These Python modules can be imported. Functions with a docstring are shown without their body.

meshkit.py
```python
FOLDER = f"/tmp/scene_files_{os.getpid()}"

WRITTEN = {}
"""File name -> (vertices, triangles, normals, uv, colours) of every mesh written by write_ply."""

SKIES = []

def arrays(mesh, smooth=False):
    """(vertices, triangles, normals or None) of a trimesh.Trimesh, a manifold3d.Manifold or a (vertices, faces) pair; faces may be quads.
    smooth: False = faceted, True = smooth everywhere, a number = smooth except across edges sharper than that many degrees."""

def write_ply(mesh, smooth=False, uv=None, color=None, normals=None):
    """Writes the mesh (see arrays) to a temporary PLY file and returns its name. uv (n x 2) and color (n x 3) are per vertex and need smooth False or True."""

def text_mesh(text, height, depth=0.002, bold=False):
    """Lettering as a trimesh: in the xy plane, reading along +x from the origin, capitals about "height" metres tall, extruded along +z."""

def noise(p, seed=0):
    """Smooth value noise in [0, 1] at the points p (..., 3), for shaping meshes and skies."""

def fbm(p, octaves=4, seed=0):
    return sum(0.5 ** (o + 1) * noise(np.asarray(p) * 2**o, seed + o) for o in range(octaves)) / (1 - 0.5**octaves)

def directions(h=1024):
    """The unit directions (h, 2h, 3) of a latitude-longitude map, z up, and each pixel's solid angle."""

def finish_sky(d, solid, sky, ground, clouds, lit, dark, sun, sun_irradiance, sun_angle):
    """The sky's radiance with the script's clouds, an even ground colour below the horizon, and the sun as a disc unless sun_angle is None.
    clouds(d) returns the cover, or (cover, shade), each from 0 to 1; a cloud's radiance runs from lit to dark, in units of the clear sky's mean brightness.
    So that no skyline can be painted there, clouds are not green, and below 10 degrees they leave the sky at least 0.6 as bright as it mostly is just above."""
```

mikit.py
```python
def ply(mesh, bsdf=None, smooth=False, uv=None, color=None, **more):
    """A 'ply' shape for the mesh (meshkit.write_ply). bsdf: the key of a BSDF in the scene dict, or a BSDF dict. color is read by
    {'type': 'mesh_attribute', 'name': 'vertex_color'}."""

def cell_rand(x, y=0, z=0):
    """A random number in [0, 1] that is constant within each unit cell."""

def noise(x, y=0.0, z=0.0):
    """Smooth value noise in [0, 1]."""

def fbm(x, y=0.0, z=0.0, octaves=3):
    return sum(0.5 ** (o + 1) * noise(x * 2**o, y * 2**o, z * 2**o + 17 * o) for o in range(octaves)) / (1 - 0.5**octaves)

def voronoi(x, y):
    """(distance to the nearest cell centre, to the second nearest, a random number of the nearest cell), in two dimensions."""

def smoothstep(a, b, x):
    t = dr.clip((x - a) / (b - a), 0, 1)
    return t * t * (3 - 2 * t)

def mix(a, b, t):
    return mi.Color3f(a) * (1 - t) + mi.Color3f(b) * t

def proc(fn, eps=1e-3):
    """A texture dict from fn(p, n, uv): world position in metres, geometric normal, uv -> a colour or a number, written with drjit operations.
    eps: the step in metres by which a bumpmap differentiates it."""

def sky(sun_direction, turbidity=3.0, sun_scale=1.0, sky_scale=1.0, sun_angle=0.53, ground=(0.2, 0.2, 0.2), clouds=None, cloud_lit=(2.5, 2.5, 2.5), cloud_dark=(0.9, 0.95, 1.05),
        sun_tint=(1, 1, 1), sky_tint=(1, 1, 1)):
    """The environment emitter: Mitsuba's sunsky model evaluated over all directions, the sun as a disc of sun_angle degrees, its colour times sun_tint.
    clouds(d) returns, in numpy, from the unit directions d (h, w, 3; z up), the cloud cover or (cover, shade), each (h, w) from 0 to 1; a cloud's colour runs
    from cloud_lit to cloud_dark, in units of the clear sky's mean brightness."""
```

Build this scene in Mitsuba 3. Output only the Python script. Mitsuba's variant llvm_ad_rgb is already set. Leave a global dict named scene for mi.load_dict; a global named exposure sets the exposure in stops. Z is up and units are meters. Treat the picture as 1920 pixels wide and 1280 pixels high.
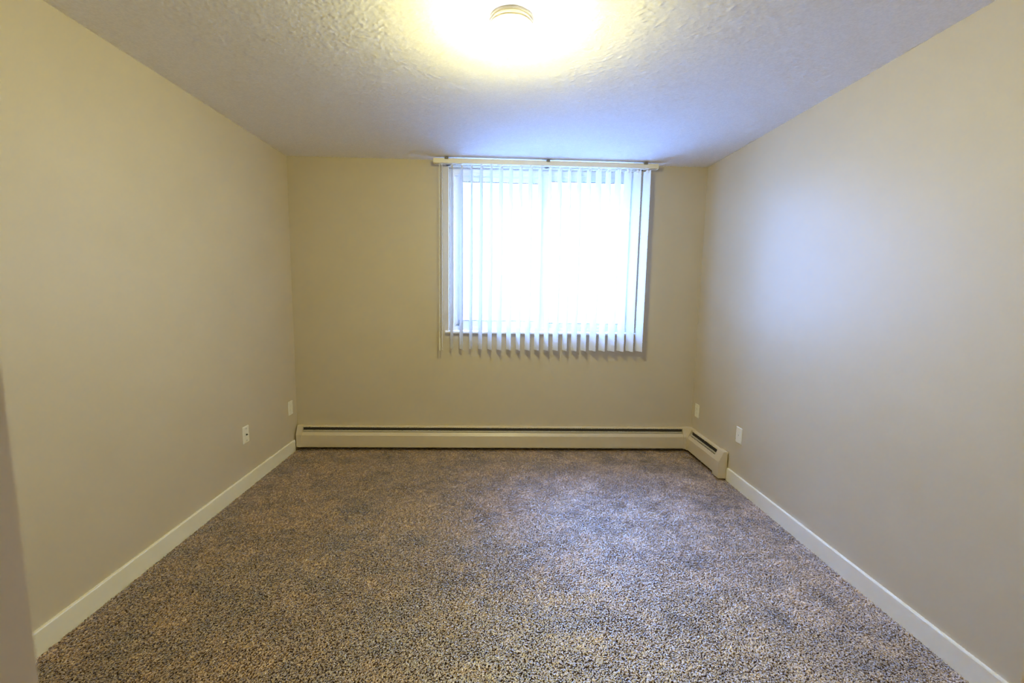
import math
import numpy as np, trimesh, mitsuba as mi, drjit as dr
import mikit, meshkit
from mikit import proc, noise, fbm, voronoi, smoothstep, mix

T = mi.ScalarTransform4f
scene, labels = {}, {}

# ---------------------------------------------------------------- camera, sky, exposure
W, D, H = 3.4637, 3.7592, 2.44            # room: left wall x=0, right wall x=W, window wall y=D, ceiling z=H
Y0 = 0.32                                  # room side of the wall with the doorway the camera looks through
CAM = (1.7102, 0.0, 1.3919)
FWD = (0.03635, 0.99263, -0.11559)
UP = (-0.01262, 0.11611, 0.99316)
scene['camera'] = {
    'type': 'thinlens', 'fov_axis': 'x', 'fov': 2 * math.degrees(math.atan(960 / 823.95)),
    'aperture_radius': 0.0022, 'focus_distance': 2.3, 'near_clip': 0.01, 'far_clip': 500.0,
    'to_world': T().look_at(origin=list(CAM), target=[c + f for c, f in zip(CAM, FWD)], up=list(UP)),
}
SKY = 7.46                                 # brings the clear model's mean to 1, so the cloud colours below are radiances
def overcast(d):
    """Bright thin overcast: brightest around the veiled sun, dimmer away from it and towards the horizon."""
    sun = np.array([-0.40, 0.56, 0.74])
    c = np.clip((d @ (sun / np.linalg.norm(sun)) + 1) / 2, 0, 1)
    up = np.clip(d[..., 2], 0, 1)
    glow = np.clip(0.78 * c**8 + 0.24 * up, 0, 1)
    return np.ones(d.shape[:2]), 1 - glow
scene['sky'] = mikit.sky((-0.40, 0.56, 0.74), turbidity=6, sun_scale=0.0, sky_scale=SKY, ground=(0.55, 0.56, 0.57),
                         clouds=overcast, cloud_lit=(11.5, 22.3, 57.0), cloud_dark=(0.95, 1.85, 4.0))
LAMP = (294.0, 274.0, 110.0)                # radiance of the frosted lamp glass
LAMP_AT = (1.755, 1.842)
exposure = -0.04

# ---------------------------------------------------------------- helpers
def box(x0, x1, y0, y1, z0, z1):
    m = trimesh.creation.box(extents=(x1 - x0, y1 - y0, z1 - z0))
    m.apply_translation(((x0 + x1) / 2, (y0 + y1) / 2, (z0 + z1) / 2))
    return m

def bevel_box(x0, x1, y0, y1, z0, z1, b=0.002):
    """A box with chamfered edges."""
    p = []
    for sx, X in ((1, x0), (-1, x1)):
        for sy, Y in ((1, y0), (-1, y1)):
            for sz, Z in ((1, z0), (-1, z1)):
                p += [(X, Y + sy * b, Z + sz * b), (X + sx * b, Y, Z + sz * b), (X + sx * b, Y + sy * b, Z)]
    return trimesh.convex.convex_hull(np.array(p))

def cat(*m):
    return trimesh.util.concatenate([x for x in m])

def prism(profile, axis, a, b):
    """Extrudes a 2D polygon: axis 'x' takes (y, z) points, axis 'y' takes (x, z) points, axis 'z' takes (x, y) points."""
    import shapely.geometry as sg
    m = trimesh.creation.extrude_polygon(sg.Polygon(profile), b - a)
    v = np.array(m.vertices)
    u, w, h = v[:, 0], v[:, 1], v[:, 2] + a
    o = {'x': (h, u, w), 'y': (u, h, w), 'z': (u, w, h)}[axis]
    m = trimesh.Trimesh(np.stack(o, 1), m.faces, process=False)
    if m.volume < 0:
        m.invert()
    return m

def lathe(profile, n=64, at=(0, 0, 0)):
    m = trimesh.creation.revolve(np.array(profile, float), sections=n)
    m.apply_translation(at)
    return m

def frame_xz(x0, x1, z0, z1, w, y0, y1, b=0.002):
    """A rectangular window frame of four bars of width w."""
    return cat(bevel_box(x0, x0 + w, y0, y1, z0, z1, b), bevel_box(x1 - w, x1, y0, y1, z0, z1, b),
               bevel_box(x0 + w, x1 - w, y0, y1, z0, z0 + w, b), bevel_box(x0 + w, x1 - w, y0, y1, z1 - w, z1, b))

def add(key, mesh, bsdf, smooth=False, **more):
    scene[key] = mikit.ply(mesh, bsdf, smooth=smooth, **more)
    return key

def struct(key, label):
    labels[key] = {'label': label, 'kind': 'structure'}

# ---------------------------------------------------------------- materials
def principled(color, rough=0.5, spec=0.5, **k):
    c = color if isinstance(color, dict) else {'type': 'rgb', 'value': list(color)}
    return {'type': 'principled', 'base_color': c, 'roughness': rough, 'specular': spec, **k}

def two(b):
    return {'type': 'twosided', 'nested': b}

def wall_colour(p, n, uv):
    t = fbm(p.x * 3.1, p.y * 3.1, p.z * 3.1, 3)
    return mi.Color3f(0.545, 0.475, 0.352) * (0.97 + 0.06 * t)

def wall_relief(p, n, uv):                    # roller stipple of the paint
    return 0.0004 * fbm(p.x * 170, p.y * 170, p.z * 170, 2)

scene['paint'] = two({'type': 'bumpmap', 'scale': 1.0, 'tex': proc(wall_relief, 1e-3),
                      'bsdf': principled(proc(wall_colour), 0.42, 0.45)})

def ceiling_shade_colour(p, n, uv):
    return mi.Color3f(0.83, 0.81, 0.79) * (0.93 + 0.14 * fbm(p.x * 150, p.y * 150, 0.0, 2))  # fine mottling paints the blobs' light and shade into the colour

scene['ceiling_stipple'] = two({'type': 'diffuse', 'reflectance': proc(ceiling_shade_colour)})
scene['trim_white'] = two(principled((0.78, 0.77, 0.74), 0.35, 0.5))
scene['plate_white'] = two(principled((0.80, 0.79, 0.77), 0.3, 0.5))
scene['vinyl'] = two(principled((0.82, 0.83, 0.84), 0.35, 0.5))
scene['gasket'] = two(principled((0.25, 0.27, 0.30), 0.5, 0.4))
scene['dark_hole'] = two(principled((0.03, 0.028, 0.025), 0.6, 0.3))
scene['screw_metal'] = two({'type': 'roughconductor', 'material': 'Cr', 'alpha': 0.3})
scene['enamel'] = two(principled((0.600, 0.515, 0.385), 0.4, 0.5))
scene['enamel_lip'] = two(principled((0.50, 0.45, 0.36), 0.4, 0.5))
scene['heater_inside_shade'] = two(principled((0.045, 0.038, 0.030), 0.6, 0.3))  # near-black: shade inside the slot put into the colour
scene['rail_cream'] = two(principled((0.76, 0.72, 0.60), 0.4, 0.5))
scene['bracket_grey'] = two(principled((0.16, 0.15, 0.14), 0.5, 0.4))
scene['clip_plastic'] = two(principled((0.78, 0.78, 0.76), 0.4, 0.5))
scene['vane_vinyl'] = {'type': 'principledthin', 'base_color': {'type': 'rgb', 'value': [0.88, 0.88, 0.86]},
                       'roughness': 0.5, 'diff_trans': 0.35, 'spec_trans': 0.0}
scene['glass'] = {'type': 'thindielectric', 'int_ior': 1.5}
scene['jamb_paint'] = two(principled((0.66, 0.53, 0.36), 0.4, 0.5))
scene['lamp_cream'] = two(principled((0.80, 0.70, 0.50), 0.35, 0.5))
scene['carpet_backing'] = two({'type': 'diffuse', 'reflectance': {'type': 'rgb', 'value': [0.11, 0.075, 0.045]}})
scene['carpet_yarn'] = two({'type': 'principled', 'base_color': {'type': 'mesh_attribute', 'name': 'vertex_color'}, 'roughness': 0.58, 'eta': 4.3})

# ---------------------------------------------------------------- the room shell
TW = 0.16                                     # wall thickness
XJ0, XJ1, ZJ = 1.3613, 2.1554, 2.05           # clear opening of the doorway
WX0, WX1, WZ0, WZ1 = 1.303, 2.900, 1.022, 2.400   # window opening
HY = -1.30                                    # end of the hallway behind the camera
HX0, HX1 = 0.95, 2.75

add('floor', box(-TW, W + TW, HY - TW, D + TW, -0.20, -0.012), 'carpet_backing')
struct('floor', 'brown frieze carpet floor covering the whole bedroom')
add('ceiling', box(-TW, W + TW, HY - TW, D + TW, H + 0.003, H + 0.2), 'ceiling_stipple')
struct('ceiling', 'white stippled ceiling with a blown texture')
add('wall_left', box(-TW, 0, Y0 - 0.12, D + TW, -0.05, H + 0.003), 'paint')
struct('wall_left', 'beige painted wall on the left, warm from the lamp')
add('wall_right', box(W, W + TW, Y0 - 0.12, D + TW, -0.05, H + 0.003), 'paint')
struct('wall_right', 'beige painted wall on the right with a soft window sheen')
add('wall_back', cat(box(0, WX0, D, D + TW, -0.05, H + 0.003), box(WX1, W, D, D + TW, -0.05, H),
                     box(WX0, WX1, D, D + TW, -0.05, WZ0), box(WX0, WX1, D, D + TW, WZ1, H + 0.003)), 'paint')
struct('wall_back', 'beige painted wall holding the window and the heater')
RJ0, RJ1 = XJ0 - 0.02, XJ1 + 0.02             # rough opening behind the jambs
add('wall_front', cat(box(0, RJ0, Y0 - 0.12, Y0, -0.05, H + 0.003), box(RJ1, W, Y0 - 0.12, Y0, -0.05, H),
                      box(RJ0, RJ1, Y0 - 0.12, Y0, ZJ + 0.02, H + 0.003)), 'paint')
struct('wall_front', 'beige painted wall with the doorway the room is seen from')
add('wall_hall_left', box(HX0 - TW, HX0, HY, Y0 - 0.12, -0.05, H + 0.003), 'paint')
struct('wall_hall_left', 'beige hallway wall left of the doorway')
add('wall_hall_right', box(HX1, HX1 + TW, HY, Y0 - 0.12, -0.05, H + 0.003), 'paint')
struct('wall_hall_right', 'beige hallway wall right of the doorway')
add('wall_hall_end', box(HX0 - TW, HX1 + TW, HY - TW, HY, -0.05, H + 0.003), 'paint')
struct('wall_hall_end', 'beige hallway wall behind the viewer')

# blown stipple on the ceiling of the room: small rounded blobs of uneven height
def stipple():
    from scipy.ndimage import gaussian_filter
    rng = np.random.default_rng(3)
    xs, ys = np.linspace(0, W, 590), np.linspace(Y0, D, 586)
    h = gaussian_filter(rng.standard_normal((len(ys), len(xs))), 0.7)
    h += 0.6 * gaussian_filter(rng.standard_normal(h.shape), 1.3)
    h = np.maximum((h - h.mean()) / h.std() + 0.3, 0)
    X, Y = np.meshgrid(xs, ys)
    V = np.stack([X, Y, H - STIPPLE * h], -1).reshape(-1, 3)
    i = (np.arange(len(ys) - 1)[:, None] * len(xs) + np.arange(len(xs) - 1)).ravel()
    n = len(xs)
    return V, np.concatenate([np.stack([i, i + n, i + 1], 1), np.stack([i + 1, i + n, i + n + 1], 1)])
STIPPLE = 0.00045
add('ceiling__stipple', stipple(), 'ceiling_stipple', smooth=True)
labels['ceiling__stipple'] = {'label': 'rough white stipple', 'kind': 'stuff'}

# doorway
add('door_1__jamb', bevel_box(RJ0, XJ0, Y0 - 0.12, Y0, -0.012, ZJ, 0.0015), 'jamb_paint')
add('door_1__jamb_001', bevel_box(XJ1, RJ1, Y0 - 0.12, Y0, -0.012, ZJ, 0.0015), 'jamb_paint')
add('door_1__head', bevel_box(RJ0, RJ1, Y0 - 0.12, Y0, ZJ, ZJ + 0.02, 0.0015), 'jamb_paint')
struct('door_1', 'tan painted doorway jambs at the edges of the view')

# baseboards
BH, BT = 0.098, 0.013
def baseboard(x_wall, s, y0, y1):
    x = lambda d: x_wall + s * d
    return prism([(x(0), -0.012), (x(BT), -0.012), (x(BT), BH - 0.005), (x(BT - 0.0025), BH - 0.001), (x(BT - 0.006), BH), (x(0), BH)], 'y', y0, y1)
add('baseboard_left', baseboard(0, 1, Y0, D - 0.079), 'trim_white')
struct('baseboard_left', 'flat white baseboard along the left wall')
add('baseboard_right', baseboard(W, -1, Y0, 3.106), 'trim_white')
struct('baseboard_right', 'flat white baseboard along the right wall')

# ---------------------------------------------------------------- carpet pile
def carpet():
    rng = np.random.default_rng(5)
    P = []
    for pitch, y0, y1 in ((0.0062, 1.10, D - 0.004), (0.0088, 0.10, 1.10)):   # denser where the pile can be made out
        X, Y = np.meshgrid(np.arange(0.002, W - 0.002, pitch), np.arange(y0, y1, pitch))
        P.append(np.stack([X.ravel(), Y.ravel(), np.full(X.size, pitch)], 1))
    P = np.concatenate(P)
    pitch, P = P[:, 2:], P[:, :2]
    P += rng.uniform(-0.45, 0.45, P.shape) * pitch
    keep = (P[:, 0] > BT + 0.001) & (P[:, 0] < W - BT - 0.001) | (P[:, 1] > D - 0.08)
    keep &= (P[:, 1] > Y0) | ((P[:, 0] > XJ0) & (P[:, 0] < XJ1))
    P, pitch = P[keep], pitch[keep, 0]
    n = len(P)
    q = np.column_stack([P, np.zeros(n)])
    # the pile leans in broad brushed patches
    n1 = meshkit.fbm(q * [2.2, 3.4, 1])
    n3 = meshkit.fbm(q * [17.0, 22.0, 1] + 4.7)
    n3 = (n3 - n3.mean()) / n3.std()
    n2 = meshkit.fbm(q * [7.0, 8.0, 1] + 11.3)
    n1 = (n1 - n1.mean()) / n1.std()
    n2 = (n2 - n2.mean()) / n2.std()
    ang = rng.uniform(0, 2 * np.pi, n)                 # way each curl of yarn lies
    tx = 0.17 + 0.012 * n1 + 0.025 * n2 + 0.025 * n3 + rng.normal(0, 0.12, n)  # the nap runs one way: slopes of its flopped-over top
    ty = 0.06 + 0.025 * n2 - 0.012 * n1 + 0.025 * n3 + rng.normal(0, 0.12, n)
    hgt = 0.0128 + rng.normal(0, 0.0010, n)
    r = pitch * (0.76 + rng.normal(0, 0.13, n))
    tone = rng.random(n)
    dark, mid, light = np.array([0.060, 0.025, 0.006]), np.array([0.140, 0.066, 0.017]), np.array([0.330, 0.215, 0.110])
    col = np.where(tone[:, None] < 0.5, dark + (mid - dark) * (tone / 0.5)[:, None], mid + (light - mid) * ((tone - 0.5) / 0.5)[:, None])
    col = col * (1 + 0.05 * n1 + 0.11 * n2 + 0.12 * n3 + rng.normal(0, 0.06, n))[:, None]
    v, f = [], []
    base = np.full(n, -0.0125)
    ca, sa = np.cos(ang), np.sin(ang)
    sx, sy = rng.normal(0, 0.0018, n), rng.normal(0, 0.0018, n)
    ring = [(math.cos(k * 2 * math.pi / 3), math.sin(k * 2 * math.pi / 3)) for k in range(3)]
    for c, q_ in ring:
        v.append(np.stack([P[:, 0] + 0.6 * r * (c * ca - q_ * sa), P[:, 1] + 0.6 * r * (c * sa + q_ * ca), base], 1))
    for c, q_ in ring:                                   # longer along the yarn than across it
        ox, oy = r * (1.35 * c * ca - 0.85 * q_ * sa), r * (1.35 * c * sa + 0.85 * q_ * ca)
        v.append(np.stack([P[:, 0] + sx + ox, P[:, 1] + sy + oy, base + hgt - 0.0003 + tx * ox + ty * oy], 1))
    v.append(np.stack([P[:, 0] + sx, P[:, 1] + sy, base + hgt], 1))
    V = np.stack(v, 1).reshape(-1, 3)
    V[:, 0] = np.clip(V[:, 0], 0.001, W - 0.001)
    V[:, 1] = np.minimum(V[:, 1], D - 0.001)
    t = np.array([[0, 1, 4], [0, 4, 3], [1, 2, 5], [1, 5, 4], [2, 0, 3], [2, 3, 5], [3, 4, 6], [4, 5, 6], [5, 3, 6]])
    F = (t[None] + 7 * np.arange(n)[:, None, None]).reshape(-1, 3)
    C = np.repeat(np.clip(col, 0.02, 0.9), 7, axis=0)
    return (V, F), C
(cv, cc) = carpet()
scene['floor__carpet_pile'] = mikit.ply(cv, 'carpet_yarn', smooth=False, color=cc)
labels['floor__carpet_pile'] = {'label': 'mottled brown and tan carpet pile', 'kind': 'stuff'}

# ---------------------------------------------------------------- window
FY0, FY1 = D + 0.070, D + 0.150
add('window_1__frame', frame_xz(WX0, WX1, WZ0, WZ1, 0.042, FY0, FY1), 'vinyl')
XM = 2.104                                     # meeting stile
SY0, SY1 = FY0 + 0.045, FY0 + 0.068            # outer (left) sash
RY0, RY1 = FY0 + 0.012, FY0 + 0.036            # inner (right) sash
zb, zt = WZ0 + 0.034, WZ1 - 0.034
def sash(key, x0, x1, y0, y1, w):
    add(key, frame_xz(x0, x1, zb, zt, w, y0, y1, 0.003), 'vinyl')
    ym = (y0 + y1) / 2
    # the pane is one sheet of thin glass
    m = trimesh.Trimesh([(x0 + w - 0.004, ym, zb + w - 0.004), (x1 - w + 0.004, ym, zb + w - 0.004), (x1 - w + 0.004, ym, zt - w + 0.004), (x0 + w - 0.004, ym, zt - w + 0.004)], [[0, 1, 2], [0, 2, 3]], process=False)
    add(key + '__pane', m, 'glass')
    add(key + '__gasket', frame_xz(x0 + w - 0.003, x1 - w + 0.003, zb + w - 0.003, zt - w + 0.003, 0.005, y0 - 0.0006, y0 + 0.004, 0.0004), 'gasket')
sash('window_1__sash', WX0 + 0.034, XM + 0.022, SY0, SY1, 0.068)
sash('window_1__sash_001', XM - 0.022, WX1 - 0.034, RY0, RY1, 0.056)
# stepped track lines of the vinyl frame along the head
add('window_1__track', cat(bevel_box(WX0 + 0.04, WX1 - 0.04, FY0 + 0.004, FY0 + 0.010, WZ1 - 0.060, WZ1 - 0.040, 0.001),
                           bevel_box(WX0 + 0.04, WX1 - 0.04, FY0 + 0.037, FY0 + 0.043, WZ1 - 0.062, WZ1 - 0.040, 0.001),
                           bevel_box(WX0 + 0.04, WX1 - 0.04, FY0 + 0.004, FY0 + 0.010, WZ0 + 0.040, WZ0 + 0.052, 0.001)), 'vinyl')
# small latch at the lower right of the sliding sash and a stop at the lower left
add('window_1__latch', cat(bevel_box(WX1 - 0.082, WX1 - 0.062, RY0 - 0.012, RY0, 1.105, 1.205, 0.002),
                           bevel_box(WX1 - 0.078, WX1 - 0.066, RY0 - 0.020, RY0 - 0.011, 1.14, 1.18, 0.002)), 'vinyl')
add('window_1__stop', cat(bevel_box(WX0 + 0.058, WX0 + 0.086, FY0 + 0.020, FY0 + 0.044, WZ0 + 0.058, WZ0 + 0.066, 0.001),
                          bevel_box(WX0 + 0.080, WX0 + 0.086, FY0 + 0.020, FY0 + 0.044, WZ0 + 0.066, WZ0 + 0.105, 0.001)), 'gasket')
labels['window_1__stop'] = {'label': 'small dark stop'}
# sill board with a rounded nose
sy0 = D - 0.042
sill = prism([(FY0, WZ0), (sy0 + 0.004, WZ0), (sy0, WZ0 + 0.005), (sy0, WZ0 + 0.014), (sy0 + 0.005, WZ0 + 0.019), (FY0, WZ0 + 0.019)], 'x', WX0 + 0.0005, WX1 - 0.0005)
horn = lambda a, b: prism([(D, WZ0), (sy0 + 0.004, WZ0), (sy0, WZ0 + 0.005), (sy0, WZ0 + 0.014), (sy0 + 0.005, WZ0 + 0.019), (D, WZ0 + 0.019)], 'x', a, b)
add('window_1__sill', cat(sill, horn(WX0 - 0.023, WX0 + 0.0005), horn(WX1 - 0.0005, WX1 + 0.016)), 'trim_white')
struct('window_1', 'white vinyl sliding window, blown out by daylight, behind vertical blinds')

# ---------------------------------------------------------------- vertical blind
BY = D - 0.094                                 # plane of the vane pivots
B = 'vertical_blind'
labels[B] = {'label': 'white vertical blind with open vanes hanging in front of the window', 'category': 'blind'}
rail = prism([(BY - 0.022, 2.389), (BY - 0.020, 2.387), (BY - 0.006, 2.387), (BY - 0.006, 2.400), (BY + 0.006, 2.400), (BY + 0.006, 2.387), (BY + 0.020, 2.387),
              (BY + 0.022, 2.389), (BY + 0.022, 2.421), (BY + 0.018, 2.425), (BY - 0.018, 2.425), (BY - 0.022, 2.421)], 'x', 1.197, 3.002)
add(B + '__headrail', rail, 'rail_cream')
labels[B + '__headrail'] = {'label': 'cream headrail'}
for k, x in enumerate((1.197, 3.002)):
    s = 1 if k == 0 else -1
    add(B + '__end_cap' + ('' if k == 0 else '_001'), bevel_box(min(x, x - s * 0.003), max(x, x - s * 0.003), BY - 0.0225, BY + 0.0225, 2.3865, 2.4255, 0.001), 'rail_cream')
for k, x in enumerate((1.300, 2.110, 2.900)):
    add(B + '__bracket' + ('' if k == 0 else f'_{k:03d}'),
        cat(bevel_box(x - 0.014, x + 0.014, BY - 0.0255, BY - 0.0222, 2.4155, 2.431, 0.001), bevel_box(x - 0.014, x + 0.014, BY - 0.0255, BY + 0.025, 2.4255, 2.431, 0.001),
            bevel_box(x - 0.014, x + 0.014, D - 0.004, D - 0.0002, 2.395, 2.431, 0.001), bevel_box(x - 0.014, x + 0.014, BY + 0.02, D - 0.001, 2.4265, 2.430, 0.001)), 'bracket_grey')

def vane_mesh(width=0.0885, thick=0.0008, z0=0.893, z1=2.372, camber=0.0045, twist=0.0):
    nu, nz = 13, 9
    u = np.linspace(-0.5, 0.5, nu)
    zs = np.linspace(z0, z1, nz)
    # closed outline: concave face then convex face
    prof = np.concatenate([np.stack([camber * (1 - 4 * u**2), u * width], 1), np.stack([camber * (1 - 4 * u[::-1]**2) + thick, u[::-1] * width], 1)])
    m = len(prof)
    V, F = [], []
    for i, z in enumerate(zs):
        t = (z - z0) / (z1 - z0)
        a = twist * t * t
        p = prof.copy()
        if i == nz - 1:
            p[:, 1] *= 0.94
        c, s = math.cos(a), math.sin(a)
        V += [(c * x - s * y, s * x + c * y, z) for x, y in p]
    V = np.array(V)
    for i in range(nz - 1):
        for j in range(m):
            a, b = i * m + j, i * m + (j + 1) % m
            F += [[a, b, b + m], [a, b + m, a + m]]
    for i in (0, nz - 1):                       # caps between the two faces
        o = i * m
        for j in range(nu - 1):
            a, b, c, d = o + j, o + j + 1, o + m - 2 - j, o + m - 1 - j
            F += [[a, c, b], [a, d, c]] if i == 0 else [[a, b, c], [a, c, d]]
    mesh = trimesh.Trimesh(V, F, process=False)
    if mesh.volume < 0:
        mesh.invert()
    return mesh

rng = np.random.default_rng(11)
VX = [1.2595] + list(np.linspace(1.3395, 2.9200, 21))
stem = cat(bevel_box(-0.0035, 0.0035, -0.004, 0.004, 2.374, 2.402, 0.001), bevel_box(-0.0012, 0.0028, -0.013, 0.013, 2.352, 2.376, 0.001))
for i, x in enumerate(VX):
    key = B + '__vane' + ('' if i == 0 else f'_{i:03d}')
    ang = 9.0 if i == 0 else 23.0 + 3.0 * rng.standard_normal() + (i - 10) * 0.25
    place = T().translate([x, BY, 0]).rotate([0, 0, 1], ang)
    tw = math.radians(-7.0 + 2 * rng.standard_normal()) if 0 < i < 19 else 0.0
    scene[key] = mikit.ply(vane_mesh(twist=tw), 'vane_vinyl', smooth=40, to_world=place)
    scene[key + '__clip'] = mikit.ply(stem, 'clip_plastic', to_world=place)
wand = trimesh.creation.cylinder(radius=0.0032, segment=[(0, 0, 0.905), (0, 0, 2.375)], sections=10)
wand = cat(wand, trimesh.creation.cylinder(radius=0.0046, segment=[(0, 0, 0.885), (0, 0, 0.99)], sections=12), trimesh.creation.cylinder(radius=0.0016, segment=[(0, 0, 2.37), (0, 0, 2.392)], sections=8))
wand.apply_translation((1.243, BY - 0.014, 0))
add(B + '__wand', wand, 'clip_plastic', smooth=40)

# ---------------------------------------------------------------- baseboard-height convector around the far right corner
R = 'convector_heater'
labels[R] = {'label': 'long low beige metal heater along the floor under the window, turning the right corner', 'category': 'heater'}
# profile as (distance from wall, height)
BACK = [(0.0005, 0.012), (0.004, 0.012), (0.004, 0.199), (0.030, 0.199), (0.0315, 0.195), (0.033, 0.195), (0.031, 0.2045), (0.0005, 0.2045)]
FRONT = [(0.0500, 0.1575), (0.0515, 0.1590), (0.0690, 0.1330), (0.0690, 0.0320), (0.0560, 0.0300), (0.0560, 0.0315), (0.0675, 0.0335), (0.0675, 0.1325)]
DAMPER = [(0.0300, 0.1520), (0.0310, 0.1515), (0.0445, 0.1585), (0.0445, 0.1735), (0.0425, 0.1745), (0.0420, 0.1600)]
CAP = [(0.0005, 0.010), (0.0700, 0.012), (0.0745, 0.016), (0.0745, 0.1380), (0.0400, 0.2090), (0.0370, 0.2110), (0.0005, 0.2110)]
CORE = [(0.005, 0.045), (0.060, 0.045), (0.060, 0.130), (0.041, 0.150), (0.029, 0.150), (0.029, 0.192), (0.005, 0.192)]  # element core, raised to fill the slot with painted shade
def along_back(p, a, b):
    return prism([(D - d, z) for d, z in p], 'x', a, b)
def along_right(p, a, b):
    return prism([(W - d, z) for d, z in p], 'y', a, b)
XA, XB = 0.0160, W - 0.0930                    # ends of the long run
YA, YB = 3.1120, D - 0.0980                    # ends of the short run
add(R + '__back_panel', along_back(BACK, XA + 0.002, W - 0.001), 'enamel')
add(R + '__back_panel_001', along_right(BACK, YA + 0.020, D - 0.034), 'enamel')
add(R + '__front_panel', along_back(FRONT, XA + 0.002, XB + 0.02), 'enamel')
add(R + '__front_panel_001', along_right(FRONT, YA + 0.002, YB + 0.02), 'enamel')
add(R + '__damper', along_back(DAMPER, XA + 0.02, XB), 'enamel_lip')
add(R + '__damper_001', along_right(DAMPER, YA + 0.05, YB), 'enamel_lip')
add(R + '__element_slot_shade', along_back(CORE, XA + 0.03, XB), 'heater_inside_shade')
add(R + '__element_slot_shade_001', along_right(CORE, YA + 0.03, YB), 'heater_inside_shade')
add(R + '__end_cap', along_back([(0.0005, 0.031)] + [(0.0725, 0.031), (0.0725, 0.1370), (0.0390, 0.2075), (0.0360, 0.2095), (0.0005, 0.2095)], XA, 0.0640), 'enamel')
cap = cat(along_right([(0.0080, 0.010)] + [(0.0700, 0.012), (0.0745, 0.016), (0.0745, 0.0290), (0.0080, 0.0290)], YA, YA + 0.086),
          along_right([(0.0080, 0.0290), (0.0715, 0.0290), (0.0715, 0.0315), (0.0080, 0.0315)], YA, YA + 0.086),
          along_right([(0.0080, 0.0315), (0.0745, 0.0315), (0.0745, 0.1380), (0.0400, 0.2130), (0.0370, 0.2150), (0.0045, 0.2150), (0.0045, 0.2020), (0.0080, 0.2000)], YA, YA + 0.086))
add(R + '__end_cap_001', cap, 'enamel')
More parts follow.
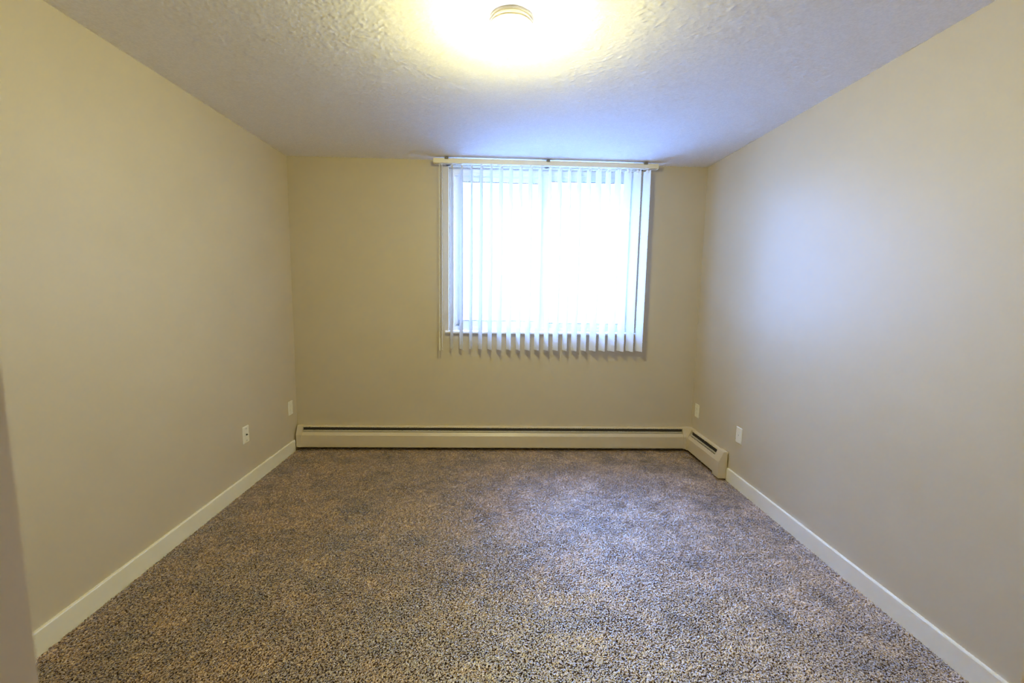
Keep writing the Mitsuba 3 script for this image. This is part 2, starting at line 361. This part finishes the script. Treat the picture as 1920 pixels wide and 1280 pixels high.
# inside corner cover: two mitred lengths of the cap profile
CC = [(0.0005, 0.026), (0.0715, 0.026), (0.0715, 0.1345), (0.0370, 0.2065), (0.0340, 0.2085), (0.0005, 0.2085)]
def mitre(p):
    n = len(p)
    V = [(XB, D - d, z) for d, z in p] + [(W - d, D - d, z) for d, z in p] + [(W - d, YB, z) for d, z in p]
    F = []
    for o in (0, n):
        for j in range(n):
            a, b = o + j, o + (j + 1) % n
            F += [[a, b, b + n], [a, b + n, a + n]]
    for j in range(1, n - 1):
        F += [[0, j + 1, j], [2 * n, 2 * n + j, 2 * n + j + 1]]
    m = trimesh.Trimesh(V, F, process=False)
    if m.volume < 0:
        m.invert()
    return m
add(R + '__corner_cover', mitre(CC), 'enamel')

# ---------------------------------------------------------------- wall plates
def plate(key, wall, y, z, kind, label, category):
    """A cover plate on the left or right wall, built on the plane x = 0 facing +x."""
    s, x0 = (1, 0.0) if wall == 'left' else (-1, W)
    def put(m):
        v = np.array(m.vertices)
        v[:, 0] = x0 + s * v[:, 0]
        v[:, 1] += y
        v[:, 2] += z
        m = trimesh.Trimesh(v, m.faces, process=False)
        if m.volume < 0:
            m.invert()
        return m
    labels[key] = {'label': label, 'category': category}
    w, h = 0.036, 0.0585
    body = trimesh.convex.convex_hull(np.array([(0.0003, a * w, b * h) for a in (-1, 1) for b in (-1, 1)] + [(0.0025, a * w, b * h) for a in (-1, 1) for b in (-1, 1)]
                                               + [(0.0058, a * (w - 0.004), b * (h - 0.004)) for a in (-1, 1) for b in (-1, 1)]))
    add(key + '__plate', put(body), 'plate_white')
    disc = lambda yy, zz, r, t0, t1: put(trimesh.creation.cylinder(radius=r, segment=[(t0, yy, zz), (t1, yy, zz)], sections=20))
    if kind == 'cable':
        add(key + '__connector', cat(disc(0, 0, 0.0055, 0.005, 0.0095), disc(0, 0, 0.0042, 0.009, 0.015)), 'dark_hole')
        labels[key + '__connector'] = {'label': 'dark round connector'}
        for k, zz in enumerate((0.0417, -0.0417)):
            add(key + '__screw' + ('' if k == 0 else '_001'), disc(0, zz, 0.0036, 0.005, 0.0066), 'screw_metal')
    elif kind == 'blank':
        add(key + '__screw', disc(0, 0, 0.0036, 0.005, 0.0068), 'screw_metal')
    else:
        add(key + '__receptacle', put(bevel_box(0.004, 0.0068, -0.0165, 0.0165, -0.033, 0.033, 0.0008)), 'plate_white')
        k = 0
        for zz in (0.018, -0.018):
            for y0, y1, t in ((-0.0072, -0.0056, 0.004), (0.0056, 0.0072, 0.003)):
                add(key + '__receptacle__slot' + (f'_{k:03d}' if k else ''), put(box(0.0066, 0.0069, y0, y1, zz - 0.003, zz + t)), 'dark_hole')
                k += 1
plate('cable_outlet', 'left', 2.984, 0.379, 'cable', 'white cable plate with a dark round connector on the left wall', 'outlet')
plate('power_outlet', 'left', 3.642, 0.386, 'power', 'plain white outlet on the left wall, close to the far corner', 'outlet')
plate('power_outlet_001', 'right', 3.661, 0.381, 'power', 'plain white outlet on the right wall, in the far corner above the heater', 'outlet')
plate('blank_plate', 'right', 2.997, 0.386, 'blank', 'white plate with a small center screw on the right wall, nearer than the heater end', 'outlet')

# ---------------------------------------------------------------- ceiling light
L = 'ceiling_light'
labels[L] = {'label': 'small round flush ceiling light with a glowing glass dome', 'category': 'ceiling light'}
at = (LAMP_AT[0], LAMP_AT[1], 0)
add(L + '__canopy', lathe([(0, 2.4398), (0.084, 2.4398), (0.086, 2.4365), (0.084, 2.4320), (0.079, 2.4300), (0.0785, 2.4260), (0, 2.4260)], 72, at), 'lamp_cream', smooth=35)
add(L + '__canopy__ring', lathe([(0, 2.4258), (0.079, 2.4258), (0.0835, 2.4225), (0.0835, 2.4165), (0.079, 2.4130), (0, 2.4130)], 72, at), 'lamp_cream', smooth=35)
add(L + '__collar', lathe([(0, 2.4128), (0.080, 2.4128), (0.086, 2.4095), (0.0870, 2.4010), (0, 2.4010)], 72, at), 'lamp_cream', smooth=35)
dome = [(0.0905 * max(math.cos(t), 0.0) ** 0.85, 2.3965 - 0.088 * math.sin(t)) for t in np.linspace(0, math.pi / 2, 18)]
prof = [(0.0, 2.4005), (0.0900, 2.4005)] + dome
prof[-1] = (0.0, prof[-1][1])
shade = lathe(prof, 64, at)
if shade.volume < 0:
    shade.invert()
scene[L + '__shade'] = mikit.ply(shade, principled((0.9, 0.87, 0.8), 0.3), smooth=40,
                                 emitter={'type': 'area', 'radiance': {'type': 'rgb', 'value': list(LAMP)}})
labels[L + '__shade'] = {'label': 'glowing frosted glass dome'}
